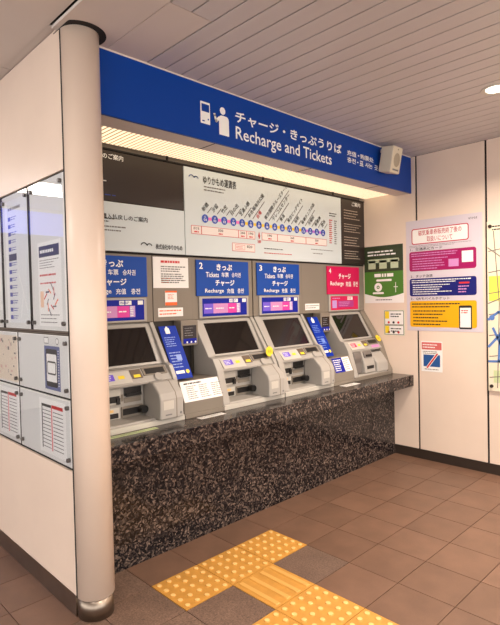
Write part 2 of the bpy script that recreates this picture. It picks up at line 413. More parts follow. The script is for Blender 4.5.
VIOLET = mat('info_violet', (112, 84, 214), .35); PINK = mat('info_pink', (206, 140, 196), .35); ROSE = mat('info_rose', (224, 54, 160), .35); DEEP = mat('info_blue', (12, 30, 150), .4, spec=.2); LILAC = mat('info_lilac', (190, 150, 214), .35)
def machine(x0, num, label, hmt, lines, kind):
    t = thing('ticket_machine', label, 'ticket machine', (x0+.255, .7, .755), 'ticket machines on the granite counter')
    xa, xb = x0-.034, x0+.548
    if num == '4': xb = XR-.002
    box('upper_panel', t, xa, xb, .8635, .904, 1.346, 1.774, MGREY)
    header(t, x0, num, hmt, lines)
    # lit information strip
    fr = box('info_panel', t, x0+.02, x0+.497, .852, .8632, 1.35, 1.503, MBEI, .003)
    pl = Plane('y', .8515); b = Print()
    quad(b, pl, (x0+.046, 1.362, x0+.476, 1.489), .0005, DEEP if kind == 'ticket' else MAG)
    if kind == 'ticket':
        for u0, u1, mt in ((.058, .145, VIOLET), (.145, .285, PINK), (.285, .37, ROSE), (.372, .41, LILAC)): quad(b, pl, (x0+u0, 1.382, x0+u1, 1.452), .001, mt)
        dashes(b, pl, (x0+.374, 1.385, x0+.408, 1.45), 6, WHITE, .0015, 1, gap=.01)
        for u0, u1 in ((.30, .335), (.342, .385), (.43, .468)): quad(b, pl, (x0+u0, 1.458, x0+u1, 1.484), .001, WHITE)
        for u0, u1, s in ((.07, .13, 2), (.17, .26, 3), (.295, .355, 5)): dashes(b, pl, (x0+u0, 1.405, x0+u1, 1.43), 1, WHITE, .0015, s, .3)
        dashes(b, pl, (x0+.305, 1.462, x0+.38, 1.48), 2, DEEP, .0015, 7, gap=.006)
    else:
        quad(b, pl, (x0+.15, 1.385, x0+.40, 1.445), .001, mat('info_plum', (170, 40, 130), .35))
        dashes(b, pl, (x0+.17, 1.392, x0+.38, 1.44), 3, PINK, .0015, 4, .35)
        quad(b, pl, (x0+.30, 1.452, x0+.385, 1.482), .001, WHITE); dashes(b, pl, (x0+.30, 1.456, x0+.38, 1.478), 2, MAG, .0015, 7, gap=.008)
        quad(b, pl, (x0+.065, 1.38, x0+.135, 1.45), .001, LILAC)
        dashes(b, pl, (x0+.07, 1.458, x0+.2, 1.48), 1, PINK, .0015, 9, .4)
    b.build('info_print', fr)
    # cabinet
    MB().prism(cheek_profile(), xa, x0+.022, MBEI).build('side_cheek', t, .004)
    MB().prism(cheek_profile(num == '4'), x0+.518, xb, MBEI if num != '4' else MGREY).build('side_cheek', t, .004)
    MB().prism([(.886, 1.345), (.735, 1.085), (.692, 1.082), (.626, 1.006), (.63, .992), (.70, .985), (.70, .80), (.58, .795), (.566, .778), (.566, .756), (.886, .756)], x0+.0225, x0+.5175, MBEI).build('cabinet', t, .003)
    # screen and bezel on the slope
    bz = MB(); sc0, sc1, v0, v1 = x0+.055, x0+.484, .016, SL-.028
    for r in ((x0+.023, .002, sc0, SL-.006), (sc1, .002, x0+.517, SL-.006), (sc0, .002, sc1, v0), (sc0, v1, sc1, SL-.006)): plate(bz, SLOPE, r, -.001, .010, MBEI)
    bz.build('screen_bezel', t)
    plate(MB(), SLOPE, (sc0, v0, sc1, v1), -.001, .003, SCREEN).build('screen', t)
    # deck under the screen
    DK = Plane('y', 0, O=(0, .626, 1.006), U=(1, 0, 0), V=(0, .066, .076))
    d = MB(); plate(d, DK, (x0+.04, .004, x0+.245, .088), 0, .007, MPALE)
    cp = d.build('card_rest', t, .002)
    lb = Print(); quad(lb, DK, (x0+.065, .030, x0+.14, .072), .0078, VIOLET if kind == 'ticket' else MAG); quad(lb, DK, (x0+.165, .036, x0+.205, .058), .0078, YSTK); dashes(lb, DK, (x0+.07, .034, x0+.135, .068), 3, WHITE, .0084, 3, .35, gap=.01); lb.build('card_label', cp)
    d = MB(); plate(d, DK, (x0+.255, .03, x0+.325, .092), -.002, .003, mat('tray_brown', (104, 88, 74), .4)); cup = d.build('coin_inlet', t)
    d = MB(); quad(d, DK, (x0+.268, .036, x0+.312, .056), .0035, YSTK); d.build('inlet_mark', cup)
    d = MB(); plate(d, DK, (x0+.335, .040, x0+.50, .096), 0, .006, MGREY); plate(d, DK, (x0+.35, .048, x0+.485, .086), .005, .0075, MDARK); d.build('receipt_window', t)
    if kind == 'ticket':
        SP = Plane('y', .6995)
        b = MB(); plate(b, SP, (x0+.055, .880, x0+.335, .982), -.008, .004, MBEI); pn = b.build('slot_panel', t, .002)
        b = MB(); plate(b, SP, (x0+.075, .888, x0+.20, .978), .004, .009, MPALE); sl = b.build('ticket_outlet', t, .002)
        b = MB(); plate(b, SP, (x0+.085, .900, x0+.19, .936), .007, .014, MDARK); plate(b, SP, (x0+.168, .888, x0+.19, .925), .012, .022, MDARK); b.build('outlet_mouth', sl)
        b = MB(); plate(b, SP, (x0+.222, .928, x0+.335, .976), .002, .014, MDARK); plate(b, SP, (x0+.228, .925, x0+.33, .944), .012, .026, MDARK); b.build('banknote_inlet', t, .002)
        b = MB(); plate(b, SP, (x0+.222, .888, x0+.335, .918), .004, .008, MGREY); b.build('banknote_plate', t)
        b = MB(); plate(b, SP, (x0+.203, .90, x0+.218, .94), .004, .007, MGREY); b.build('call_button', t)
        b = MB(); plate(b, SP, (x0+.075, .804, x0+.19, .868), .002, .010, MPALE); lo = b.build('coin_return', t, .002)
        b = MB(); plate(b, SP, (x0+.085, .81, x0+.18, .838), .008, .013, MDARK); plate(b, SP, (x0+.09, .845, x0+.15, .860), .009, .0115, YELW); b.build('return_mouth', lo)
        b = MB(); plate(b, SP, (x0+.203, .804, x0+.345, .868), .002, .010, MGREY); lo = b.build('change_outlet', t, .002)
        b = MB(); plate(b, SP, (x0+.21, .818, x0+.34, .855), .008, .014, MDARK); b.build('outlet_mouth', lo)
        MB().cyl((x0+.330, .69, .838), (x0+.330, .64, .842), .022, MDARK, 18).build('outlet_guide', t)
        blk = [(.69, .79), (.69, 1.004), (.59, 1.002), (.525, .94), (.512, .905), (.512, .788)]
        bo = MB().prism(blk, x0+.352, x0+.5165, MBEI).build('coin_hopper', t, .009, seg=3)
        g = MB().prism([(.68, 1.0045), (.59, 1.0028), (.5243, .9404), (.5112, .905), (.5112, .79), (.514, .79), (.514, .904), (.527, .938), (.59, 1.0), (.68, 1.001)], x0+.462, x0+.468, MGREY); g.build('seam', bo)
        FP = Plane('y', .5118)
        b = MB(); plate(b, FP, (x0+.372, .845, x0+.445, .895), 0, .0012, MPALE); b.build('hopper_door', bo)
        b = Print(); disc(b, FP, x0+.494, .815, .008, .0006, GREYT, 12); quad(b, FP, (x0+.385, .81, x0+.43, .818), .0006, GREYT); b.build('hopper_marks', bo)
        cu = DK.at(x0+.425, .02); MB().cyl(cu, cu+DK.N*.012, .030, MBEI, 20, .026).build('coin_cup', t)
    else:
        SP = Plane('y', .6565)
        MB().prism([(.70, .80), (.70, 1.0), (.622, .99), (.585, .88), (.575, .80)], x0+.165, x0+.33, MBEI).build('card_module', t, .006)
        b = MB().prism([(.64, .935), (.64, .985), (.618, .99), (.60, .965), (.592, .935)], x0+.185, x0+.31, mat('grip_grey', (112, 106, 102), .4)); cg = b.build('card_inlet', t, .004)
        MB().box(x0+.205, x0+.29, .588, .60, .945, .962, MDARK).build('inlet_mouth', cg)
        MB().prism([(.66, .80), (.66, 1.0), (.615, .99), (.60, .94), (.61, .90), (.60, .80)], x0+.04, x0+.16, mat('grip_grey', (112, 106, 102), .4)).build('banknote_module', t, .01)
        MB().box(x0+.20, x0+.30, .574, .60, .835, .862, MDARK).build('receipt_mouth', t, .002)
        MB().prism([(.735, .79), (.735, .975), (.64, .965), (.572, .875), (.565, .79)], x0+.35, x0+.53, MBEI).build('coin_hopper', t, .01, seg=3)
        b = MB(); quad(b, DK, (x0+.36, .004, x0+.49, .034), .0015, PINK); b.build('pink_label', t)
    box('skirt', t, xa, xb if num != '4' else x0+.548, .546, .5615, .7555, .787, MPALE if num != '4' else MGREY, .002)
    return t
machine(-.12, '1', 'ticket machine half hidden behind the round cream column', SBLUE, TICKET, 'ticket')
machine(.785, '2', 'ticket machine with a blue plate right of the first card reader unit', SBLUE, TICKET, 'ticket')
machine(1.38, '3', 'ticket machine with a blue plate, between its blue neighbour and second card reader unit', SBLUE, TICKET, 'ticket')
machine(2.27, '4', 'grey charging machine under the magenta plate numbered 4, by the right wall', MAG, CHARGE, 'charge')

# units between the machines
def between(xa, xb, label, first):
    t = thing('card_reader_unit', label, 'card reader', ((xa+xb)/2, .7, .755), 'card reader units between ticket machines')
    box('upper_panel', t, xa, xb, .8635, .904, 1.346, 1.774, MGREY)
    MB().box(xa, xb, .885, .90, .972, 1.3455, mat('recess_dark', (46, 41, 38), .5)).build('recess_back', t)
    MB().prism([(.884, .972), (.612, .975), (.558, .85), (.558, .7555), (.884, .7555)], xa, xb, MGREY).build('shelf', t, .003)
    dh = MB().box(xa+.17, xb-.004, .80, .884, 1.175, 1.345, MGREY).build('reader_housing', t, .004)
    pl = Plane('y', .7995); b = MB(); plate(b, pl, (xa+.185, 1.19, xb-.02, 1.31), 0, .002, mat('reader_screen', (24, 26, 40), .2)); s = b.build('reader_display', dh)
    b = Print(); quad(b, pl, (xa+.185, 1.19, xb-.02, 1.222), .0025, DEEP)
    for k in range(3): disc(b, pl, xa+.215+k*.035, 1.198, .007, .003, WHITE, 10)
    dashes(b, pl, (xa+.195, 1.235, xb-.03, 1.30), 4, GREYT, .003, 3, .3, .8); b.build('display_print', s)
    # sloping face of the shelf carries an instruction sheet
    SF = Plane('y', 0, O=(0, .558, .85), U=(1, 0, 0), V=(0, .054, .125)); b = Print()
    if first:
        quad(b, SF, (xa+.004, .003, xb-.006, .134), .002, PAPER)
        for q in range(3): dashes(b, SF, (xa+.04+.1*q, .015, xa+.125+.1*q, .105), 7, GREYT, .0026, q, .35, gap=.009)
        dashes(b, SF, (xa+.03, .11, xa+.2, .125), 1, BLACK, .0026, 8, .6, gap=.012)
    else:
        quad(b, SF, (xa+.05, .006, xb-.12, .13), .002, DEEP); quad(b, SF, (xb-.12, .006, xb-.02, .13), .002, PAPER)
        dashes(b, SF, (xa+.06, .015, xb-.13, .12), 6, WHITE, .0026, 5, .4, gap=.012); dashes(b, SF, (xb-.11, .015, xb-.03, .12), 6, GREYT, .0026, 6, .35, gap=.01)
    b.build('instruction_print', t)
    box('skirt', t, xa, xb, .546, .5575, .7555, .78, MGREY, .002)
    return t
between(.3345+.1, .7505, 'recessed grey card reader unit left of ticket machine 2', True)
between(1.929, 2.2355, 'recessed grey card reader unit left of charging machine 4', False)
# leaning blue boards
def placard(xa, label, seed):
    pl = Plane('y', 0, O=(0, .648, .985), U=(1, 0, 0), V=(0, .182, .337)); L = .37; wd = .135
    b = MB(); plate(b, pl, (xa, 0, xa+wd, L), 0, .006, mat('placard_blue', (10, 48, 160), .45, spec=.12)); o = b.build('instruction_placard')
    tag(o, label, 'placard', 'blue instruction placards')
    b = Print(); rquad(b, pl, (xa+.04, L-.055, xa+.075, L-.015), .0065, WHITE, .006); disc(b, pl, xa+.058, L-.012, .009, .0065, WHITE)
    dashes(b, pl, (xa+.015, L-.15, xa+.12, L-.075), 5, mat('print_paleblue', (110, 140, 215), .4), .0065, seed, .35, .8)
    dashes(b, pl, (xa+.015, .07, xa+.12, .19), 6, MATS['print_paleblue'], .0065, seed+1, .3, .8)
    quad(b, pl, (xa+.06, .125, xa+.10, .165), .007, MATS['print_paleblue'])
    quad(b, pl, (xa+.02, .035, xa+.085, .055), .0065, WHITE); disc(b, pl, xa+.11, .045, .014, .0065, YSTK); b.build('placard_print', o)
placard(.437, 'slanted blue instruction placard beside the first ticket machine', 11)
placard(1.933, 'slanted blue instruction placard between machines 3 and 4', 14)
# round yellow stickers
def sticker(x, y, z, label, r=.034, V=(0, .197, .295)):
    pl = Plane('y', y, O=(x, y, z), U=(1, 0, 0), V=V); b = MB()
    k = 20; b.cyl(pl.at(0, 0, .0), pl.at(0, 0, .003), r, YSTK, k); o = b.build('round_sticker'); tag(o, label, 'sticker', 'yellow round stickers')
    b = Print(); letter(b, pl, '大小', (-.018, -.012, .018, .012), .0035, mat('print_brown', (150, 110, 20), .5), .01); b.build('lettering', o)
sticker(1.292, .654, 1.09, 'yellow round sticker on the post between machines 2 and 3', .037, (0, .02, .3))
sticker(2.81, .6775, 1.083, 'yellow round sticker at the right edge of charging machine 4', .034)

# ================================================================== BOARDS ABOVE THE MACHINES
BD = Plane('y', .846)
def logo(b, pl, u, v, s, mt):
    """two linked gull-wing strokes"""
    pts = [(math.cos(a), math.sin(a)) for a in [math.radians(160-i*14) for i in range(11)]]
    stroke(b, pl, [(u+s*(.45+.45*c), v+s*(.15+.42*q)) for c, q in pts], s*.13, .0012, mt)
    stroke(b, pl, [(u+s*(1.25+.38*c), v+s*(.12+.36*q)) for c, q in pts], s*.13, .0012, mt)
NAVY = mat('print_navy', (40, 70, 160), .45)
bd = box('fare_map_board', None, .695, 2.488, .8475, .862, 1.788, 2.390, MAPW, .002)
tag(bd, 'wide pale fare map board with a row of blue station circles', 'map board')
b = Print()
logo(b, BD, .735, 2.31, .05, NAVY)
letter(b, BD, 'ゆりかもめ運賃表', (.86, 2.292, 1.175, 2.352), .001, BLACK, .012)
dashes(b, BD, (.865, 2.24, 1.12, 2.285), 2, GREYT, .001, 1, .35); b.build('title', bd)
N = 16
c1, c2 = BD.px(205, 217.8), BD.px(323, 233.4)
cs = [(c1[0]+(c2[0]-c1[0])*k/15, (c1[1]+c2[1])/2) for k in range(N)]
names = ['新橋', '汐留', '竹芝', '日の出', '芝浦ふ頭', 'お台場海浜公園', '台場', '東京国際クルーズターミナル', 'テレコムセンター', '青海', '東京ビッグサイト', '有明', '有明テニスの森', '市場前', '新豊洲', '豊洲']
b = Print(); lp, ly, lv = mat('line_pink', (240, 120, 190), .45), mat('line_yellow', (244, 206, 50), .45), mat('line_violet', (190, 120, 220), .45)
for k in range(N-1):
    (a, v), (c, _) = cs[k], cs[k+1]; quad(b, BD, (a+.03, v-.011, c-.03, v+.011), .001, lp if k < 4 else ly if k < 12 else lv)
b.build('route_line', bd)
b = Print(); LB = mat('station_blue', (34, 74, 178), .4)
for k, (a, v) in enumerate(cs):
    disc(b, BD, a, v, .030, .0015, LB, 18); letter(b, BD, 'U', (a-.006, v+.004, a+.006, v+.018), .002, WHITE, .01); letter(b, BD, '%02d' % (k+1), (a-.013, v-.018, a+.013, v+.0), .002, WHITE, .01)
b.build('station_circles', bd)
b = Print()
for k, (a, v) in enumerate(cs):
    mt = RED if k == 6 else BLACK
    letter(b, BD, names[k], (a-.008, v+.045, 0, v+.045+.034), .001, mt, .008, 'h', math.radians(48))
    L = len(names[k])*.028
    if k != 6: stroke(b, BD, [(a+.024, v+.042), (a+.024+L*.67, v+.042+L*.74)], .006, .001, GREYT)
b.build('station_names', bd)
b = Print(); v = cs[0][1]; zt, zb = v-.055, v-.115; LR = mat('fare_line', (206, 110, 110), .5); FB = mat('fare_cell', (232, 222, 218), .4)
edges = [(cs[0][0]-.125, cs[0][0]-.035), (cs[0][0]-.035, cs[4][0]-.04), (cs[4][0]-.04, cs[5][0]-.045), (cs[5][0]-.045, cs[6][0]-.045), (cs[7][0]-.06, cs[9][0]-.06), (cs[9][0]-.06, cs[13][0]-.06), (cs[13][0]-.06, cs[15][0]+.05)]
for (a, c), s in zip(edges, ('おとな', '330', '260', '190', '190', '260', '330')):
    quad(b, BD, (a, zb, c, zt), .0008, LR); quad(b, BD, (a+.004, zb+.004, c-.004, zt-.004), .0014, FB)
    mid = (a+c)/2; hw = .03 if len(s) == 3 and s[0] != 'お' else .032
    letter(b, BD, s, (mid-hw*.8, v-.083, mid+hw*.8, v-.065), .002, BLACK, .012); dashes(b, BD, (mid-.02, v-.108, mid+.02, v-.09), 1, RED, .002, 2, .5)
a = cs[6][0]; b.add([BD.at(a-.012, zt-.035, .001), BD.at(a+.012, zt-.035, .001), BD.at(a, zt+.005, .001)], [(0, 1, 2)], RED); quad(b, BD, (a-.006, zt-.05, a+.006, zt-.03), .001, RED)
letter(b, BD, '当駅', (a-.02, zt-.085, a+.02, zt-.06), .001, RED, .01)
r = BD.rect((232, 242.5), (255, 252.5)); quad(b, BD, r, .0008, LR); quad(b, BD, (r[0]+.004, r[1]+.004, r[2]-.004, r[3]-.004), .0014, FB)
quad(b, BD, (r[0]+.03, r[1]+.012, r[0]+.13, r[3]-.012), .0018, LR); quad(b, BD, (r[0]+.033, r[1]+.015, r[0]+.127, r[3]-.015), .002, FB)
dashes(b, BD, (r[0]+.04, r[1]+.02, r[0]+.12, r[3]-.02), 2, RED, .0024, 4, .35); letter(b, BD, '820', (r[0]+.15, r[1]+.03, r[2]-.03, r[3]-.012), .002, BLACK, .01)
b.build('fare_table', bd)
b = Print()
for (p, q), mt, rows, s in ((((264, 247.5), (288, 251)), BLACK, 1, 1), (((264, 252), (292, 255.5)), RED, 1, 2), (((311, 248.5), (338, 252)), GREYT, 1, 3), (((313, 252.5), (325, 255)), GREYT, 1, 4)): dashes(b, BD, BD.rect(p, q), rows, mt, .001, s, .45)
dashes(b, BD, BD.rect((329, 212), (338, 218)), 2, BLACK, .001, 8, .4); dashes(b, BD, BD.rect((329, 219), (333, 244)), 12, RED, .001, 9, .5); dashes(b, BD, BD.rect((334, 220), (337.5, 245)), 12, GREYT, .001, 10, .5)
b.build('fine_print', bd)

bk = box('notice_board', None, -.205, .6895, .8475, .862, 2.088, 2.390, BROWN, .002); tag(bk, 'dark brown notice board left of the fare map, above the white one', 'notice board')
b = Print(); letter(b, BD, '乗車券のご案内', (BD.px(123, 157)[0]-.25, 2.338, BD.px(123, 157)[0], 2.371), .001, WHITE, .012); dashes(b, BD, BD.rect((85, 178.5), (111, 180.5)), 1, WHITE, .001, 3, .5)
dashes(b, BD, BD.rect((100, 193), (120, 197)), 1, NAVY, .001, 4, .7, gap=.03); b.build('lettering', bk)
wb = box('notice_board', None, -.205, .6895, .8475, .862, 1.788, 2.084, MAPW, .002); tag(wb, 'white ticket refund notice board left of the fare map', 'notice board')
b = Print(); r1, r2 = BD.px(103, 217), BD.px(147.5, 221.5)
letter(b, BD, 'きっぷ誤購入払戻しのご案内', (r2[0]-.46, r2[1]-.008, r2[0], r2[1]+.024), .001, BLACK, .012)
dashes(b, BD, (-.1, 1.955, .23, 1.99), 2, BLACK, .001, 1, .4, .9); dashes(b, BD, (-.1, 1.90, .24, 1.945), 2, GREYT, .001, 2, .35, .9)
q = BD.px(141, 247); logo(b, BD, q[0], q[1], .05, BLACK); letter(b, BD, '株式会社ゆりかもめ', (q[0]+.11, q[1]-.008, .665, q[1]+.028), .001, BLACK, .02); b.build('lettering', wb)
rb = box('notice_board', None, 2.494, XR-.002, .8475, .862, 1.788, 2.390, BROWN, .002); tag(rb, 'narrow dark brown notice board between fare map and right wall', 'notice board')
b = Print(); r = BD.rect((351, 205), (360, 209)); letter(b, BD, 'ご案内', (2.66, 2.335, 2.80, 2.375), .001, WHITE, .01)
tp = mat('print_tan', (190, 176, 160), .5)
for z0, z1, s in ((2.20, 2.30, 1), (2.08, 2.17, 2), (1.95, 2.05, 3), (1.83, 1.92, 4)): dashes(b, BD, (2.53, z0, 2.83, z1), 4, tp, .001, s, .25, .8)
b.build('lettering', rb)
# sheets stuck on the grey panels
PN = Plane('y', .8628)
def sheet(name, label, rect, cat, pl=PN, mt=PAPER, t=.0018, extra=None):
    b = MB(); plate(b, pl, rect, 0, t, mt); o = b.build(name); tag(o, label, cat)
    if extra: b = Print(); extra(b, pl, rect, t+.0006); b.build('print', o)
    return o
def ex(b, pl, r, n):
    u0, v0, u1, v1 = r; dashes(b, pl, (u0+.06, v1-.045, u1-.03, v1-.015), 1, RED, n, 1, .5)
    dashes(b, pl, (u0+.06, v1-.10, u1-.02, v1-.055), 3, GREYT, n, 2, .5); dashes(b, pl, (u0+.06, v0+.03, u1-.02, v1-.105), 5, GREYT, n, 3, .55, .9)
    dashes(b, pl, (u0+.06, v0+.03, u0+.14, v0+.07), 3, ORANGE, n, 5, .3)
sheet('paper_notice', 'white paper notice with red heading above the first card reader unit', PN.rect((152.5, 256.5), (188.5, 288)), 'notice', extra=ex)
def ex(b, pl, r, n):
    u0, v0, u1, v1 = r; quad(b, pl, (u0, v0, u1, v0+(v1-v0)*.22), n, ORANGE); quad(b, pl, (u0, v1-.012, u1, v1), n, ORANGE); dashes(b, pl, (u0+.02, v0+.04, u1-.02, v1-.02), 4, ORANGE, n, 2, .35)
sheet('sticker', 'small white sticker with orange edges above the card reader', PN.rect((164.8, 290.8), (177, 305.2)), 'sticker', extra=ex)
def ex(b, pl, r, n): u0, v0, u1, v1 = r; dashes(b, pl, (u0+.01, v0+.008, u1-.01, v1-.008), 2, ORANGE, n, 2, .35)
sheet('label_strip', 'white label strip under the orange edged sticker', PN.rect((158, 308.2), (183, 316)), 'label', extra=ex)
def ex(b, pl, r, n): u0, v0, u1, v1 = r; dashes(b, pl, (u0+.01, v0+.01, u1-.01, v1-.01), 2, GREYT, n, 2, .35)
sheet('label_strip', 'white label strip between machine plates 3 and 4', PN.rect((305, 303.8), (319.3, 309.6)), 'label', extra=ex)
# strips lying on the counter
def flat(name, label, a, c, mt, cat, seed):
    p, q = on(*a, 'z', .756), on(*c, 'z', .756); b = MB(); x0, x1 = sorted((p.x, q.x)); y0, y1 = sorted((p.y, q.y))
    b.box(x0, x1, y0, y1, .7552, .7564, mt); o = b.build(name); tag(o, label, cat)
    pl = Plane('y', 0, O=(0, 0, .7564), U=(1, 0, 0), V=(0, 1, 0)); b = Print(); dashes(b, pl, (x0+.01, y0+.01, x1-.01, y1-.01), 2, GREYT, .0006, seed, .3); b.build('print', o)
GRNP = mat('paper_green', (190, 204, 150), .5)
def flatw(name, label, x0, x1, y0, y1, mt, cat, seed):
    b = MB(); b.box(x0, x1, y0, y1, .7552, .7564, mt); o = b.build(name); tag(o, label, cat)
    pl = Plane('y', 0, O=(0, 0, .7564), U=(1, 0, 0), V=(0, 1, 0)); b = Print(); dashes(b, pl, (x0+.01, y0+.008, x1-.01, y1-.008), 2, GREYT, .0006, seed, .3); b.build('print', o)
flatw('counter_label', 'pale green label strip on the counter beside the column', -.10, .20, .49, .53, GRNP, 'label', 1)
flatw('counter_label', 'white label strip on the counter below the first card reader', .50, .70, .475, .525, PAPER, 'label', 2)
flatw('counter_label', 'white label strip on the counter left of charging machine 4', 1.98, 2.18, .46, .53, PAPER, 'label', 3)

# ================================================================== OVERHEAD SIGN
sg = thing('overhead_sign', 'long blue overhead sign reading Recharge and Tickets', 'sign', (1.3, .355, 2.4))
box('sign_panel', sg, -.212, XR-.003, .346, .361, 2.399, 2.716, BLUE)
box('top_trim', sg, -.212, XR-.003, .3455, .361, 2.7165, ZC+.004, CEILF)
SP = Plane('y', .345)
b = Print(); words(b, SP, 'チャージ・きっぷうりば', SP.rect((235, 107.5), (341.5, 151.5))[:1] + (2.555,) + (SP.px(341.5, 151)[0], 2.627), .0006, WHITE, .02, .012); b.build('lettering', sg)
b = Print(); words(b, SP, 'Recharge and Tickets', (SP.px(235.5, 126)[0], 2.432, SP.px(331.5, 158)[0], 2.533), .0006, WHITE, .008, .018); b.build('lettering', sg)
b = Print(); u0, u1 = SP.px(347, 148)[0], SP.px(376, 156)[0];
for body, a0, a1, z0, z1 in (('充值', 0, .30, 2.567, 2.607), ('・', .35, .40, 2.582, 2.592), ('购票处', .44, .90, 2.567, 2.607), ('충전', 0, .28, 2.513, 2.553), ('・', .32, .37, 2.528, 2.538), ('표', .41, .54, 2.513, 2.553), ('사는', .60, .86, 2.513, 2.553), ('곳', .93, 1.06, 2.513, 2.553)):
    letter(b, SP, body, (u0+(u1-u0)*a0, z0, u0+(u1-u0)*a1, z1), .0006, WHITE, .012)
b.build('lettering', sg)
b = Print()                                                       # pictogram: a person at a ticket machine
u, v = SP.px(200, 95.5); u2 = SP.px(209.8, 108)[0]
rquad(b, SP, (u, 2.493, u2, 2.618), .0006, WHITE, .004); quad(b, SP, (u+.008, 2.562, u2-.006, 2.606), .0010, BLUE); quad(b, SP, (u+.012, 2.505, u+.03, 2.512), .001, BLUE); disc(b, SP, u2-.014, 2.522, .005, .001, BLUE)
pu = SP.px(222.5, 110)[0]; disc(b, SP, pu, 2.598, .022, .0006, WHITE, 20)
hw = .036; rquad(b, SP, (pu-hw+.006, 2.455, pu+hw+.012, 2.570), .0006, WHITE, .022, 6); quad(b, SP, (pu-hw+.006, 2.455, pu+hw+.012, 2.50), .0007, WHITE)
stroke(b, SP, [(pu-.028, 2.552), (pu-.052, 2.528), (pu-.062, 2.558), (pu-.064, 2.566)], .017, .0008, WHITE)
b.build('pictogram', sg)
# loudspeaker hung in front of the sign
sp = thing('loudspeaker', 'small cream box loudspeaker on the right end of the blue sign', 'loudspeaker', (2.358, .262, 2.592))
Rt = Matrix.Rotation(math.radians(-13), 4, 'X'); sp.rotation_euler = (math.radians(11), 0, 0)
def spk(mb): return mb
b = MB(); c0 = WL[sp]
b.add([c0+Vector(v) for v in ((-.072, -.065, -.105), (.072, -.065, -.105), (.06, .055, -.10), (-.06, .055, -.10), (-.072, -.065, .105), (.072, -.065, .105), (.06, .055, .10), (-.06, .055, .10))],
      [(0, 1, 2, 3), (4, 5, 6, 7), (0, 1, 5, 4), (1, 2, 6, 5), (2, 3, 7, 6), (3, 0, 4, 7)], CREAM); b.build('enclosure', sp, .008)
FS = Plane('y', c0.y-.0655)
b = MB(); b.add([FS.at(c0.x+.047*math.cos(t), c0.z-.0+.055*math.sin(t), .001) for t in [2*math.pi*i/24 for i in range(24)]], [list(range(24))], GRILL); b.build('grille', sp)
b = MB(); disc(b, FS, c0.x+.0, c0.z+.082, .006, .001, MDARK, 10); b.build('indicator', sp)
b = MB(); quad(b, FS, (c0.x-.045, c0.z-.085, c0.x+.045, c0.z-.072), .001, GREYT); b.build('maker_plate', sp)
MB().box(c0.x-.02, c0.x+.02, c0.y+.02, .349, c0.z+.06, c0.z+.085, CREAM).build('bracket', sp)

# ================================================================== RIGHT WALL POSTERS
RW = Plane('x', XR-.0005)
GREEN = mat('poster_green', (74, 128, 46), .4); DGREEN = mat('poster_dark_green', (50, 62, 38), .4)
def ex(b, pl, r, n):
    u0, v0, u1, v1 = r; h = v1-v0
    quad(b, pl, (u0, v0+h*.55, u1, v1), n, DGREEN); quad(b, pl, (u0, v0+.09, u1, v0+h*.55), n, GREEN)
    k = 14; b.add([pl.at(u0+(u1-u0)*i/k, v0+.09-.035*math.sin(math.pi*i/k), n+.0003) for i in range(k+1)] + [pl.at(u1, v0+.09, n+.0003), pl.at(u0, v0+.09, n+.0003)], [list(range(k+3))], GREEN)
    dashes(b, pl, (u0+.04, v1-.10, u1-.03, v1-.04), 2, WHITE, n+.0005, 1, .45, .95, .03)
    rquad(b, pl, (u0+.04, v1-.16, u1-.04, v1-.125), n+.0005, mat('poster_pale_green', (190, 204, 172), .4), .012)
    for k in range(3): quad(b, pl, (u0+.045+.12*k, v0+.325, u0+.125+.12*k, v0+.405), n+.0005, MATS['poster_pale_green'])
    dashes(b, pl, (u0+.11, v0+.24, u1-.10, v0+.285), 1, WHITE, n+.0005, 2, .7, .9, .03); rquad(b, pl, (u0+.13, v0+.205, u1-.12, v0+.225), n+.0005, WHITE, .008)
    disc(b, pl, u0+.15, v0+.15, .042, n+.0005, WHITE, 24); disc(b, pl, u0+.15, v0+.15, .016, n+.001, GREEN, 16); disc(b, pl, u0+.15, v0+.15, .008, n+.0013, WHITE, 12)
    stroke(b, pl, [(u1-.08, v0+.10), (u1-.08, v0+.19)], .006, n+.0005, WHITE); stroke(b, pl, [(u1-.10, v0+.15), (u1-.06, v0+.15)], .006, n+.0005, WHITE)
    rquad(b, pl, (u0+.09, v0+.085, u0+.21, v0+.103), n+.0008, WHITE, .006)
    dashes(b, pl, (u0+.12, v0+.02, u1-.08, v0+.04), 1, GREYT, n, 4, .5)
r = (-.852, 1.415, -.437, 1.958)
sheet('poster', 'green poster on the right wall beside the machines', r, 'poster', RW, extra=ex)
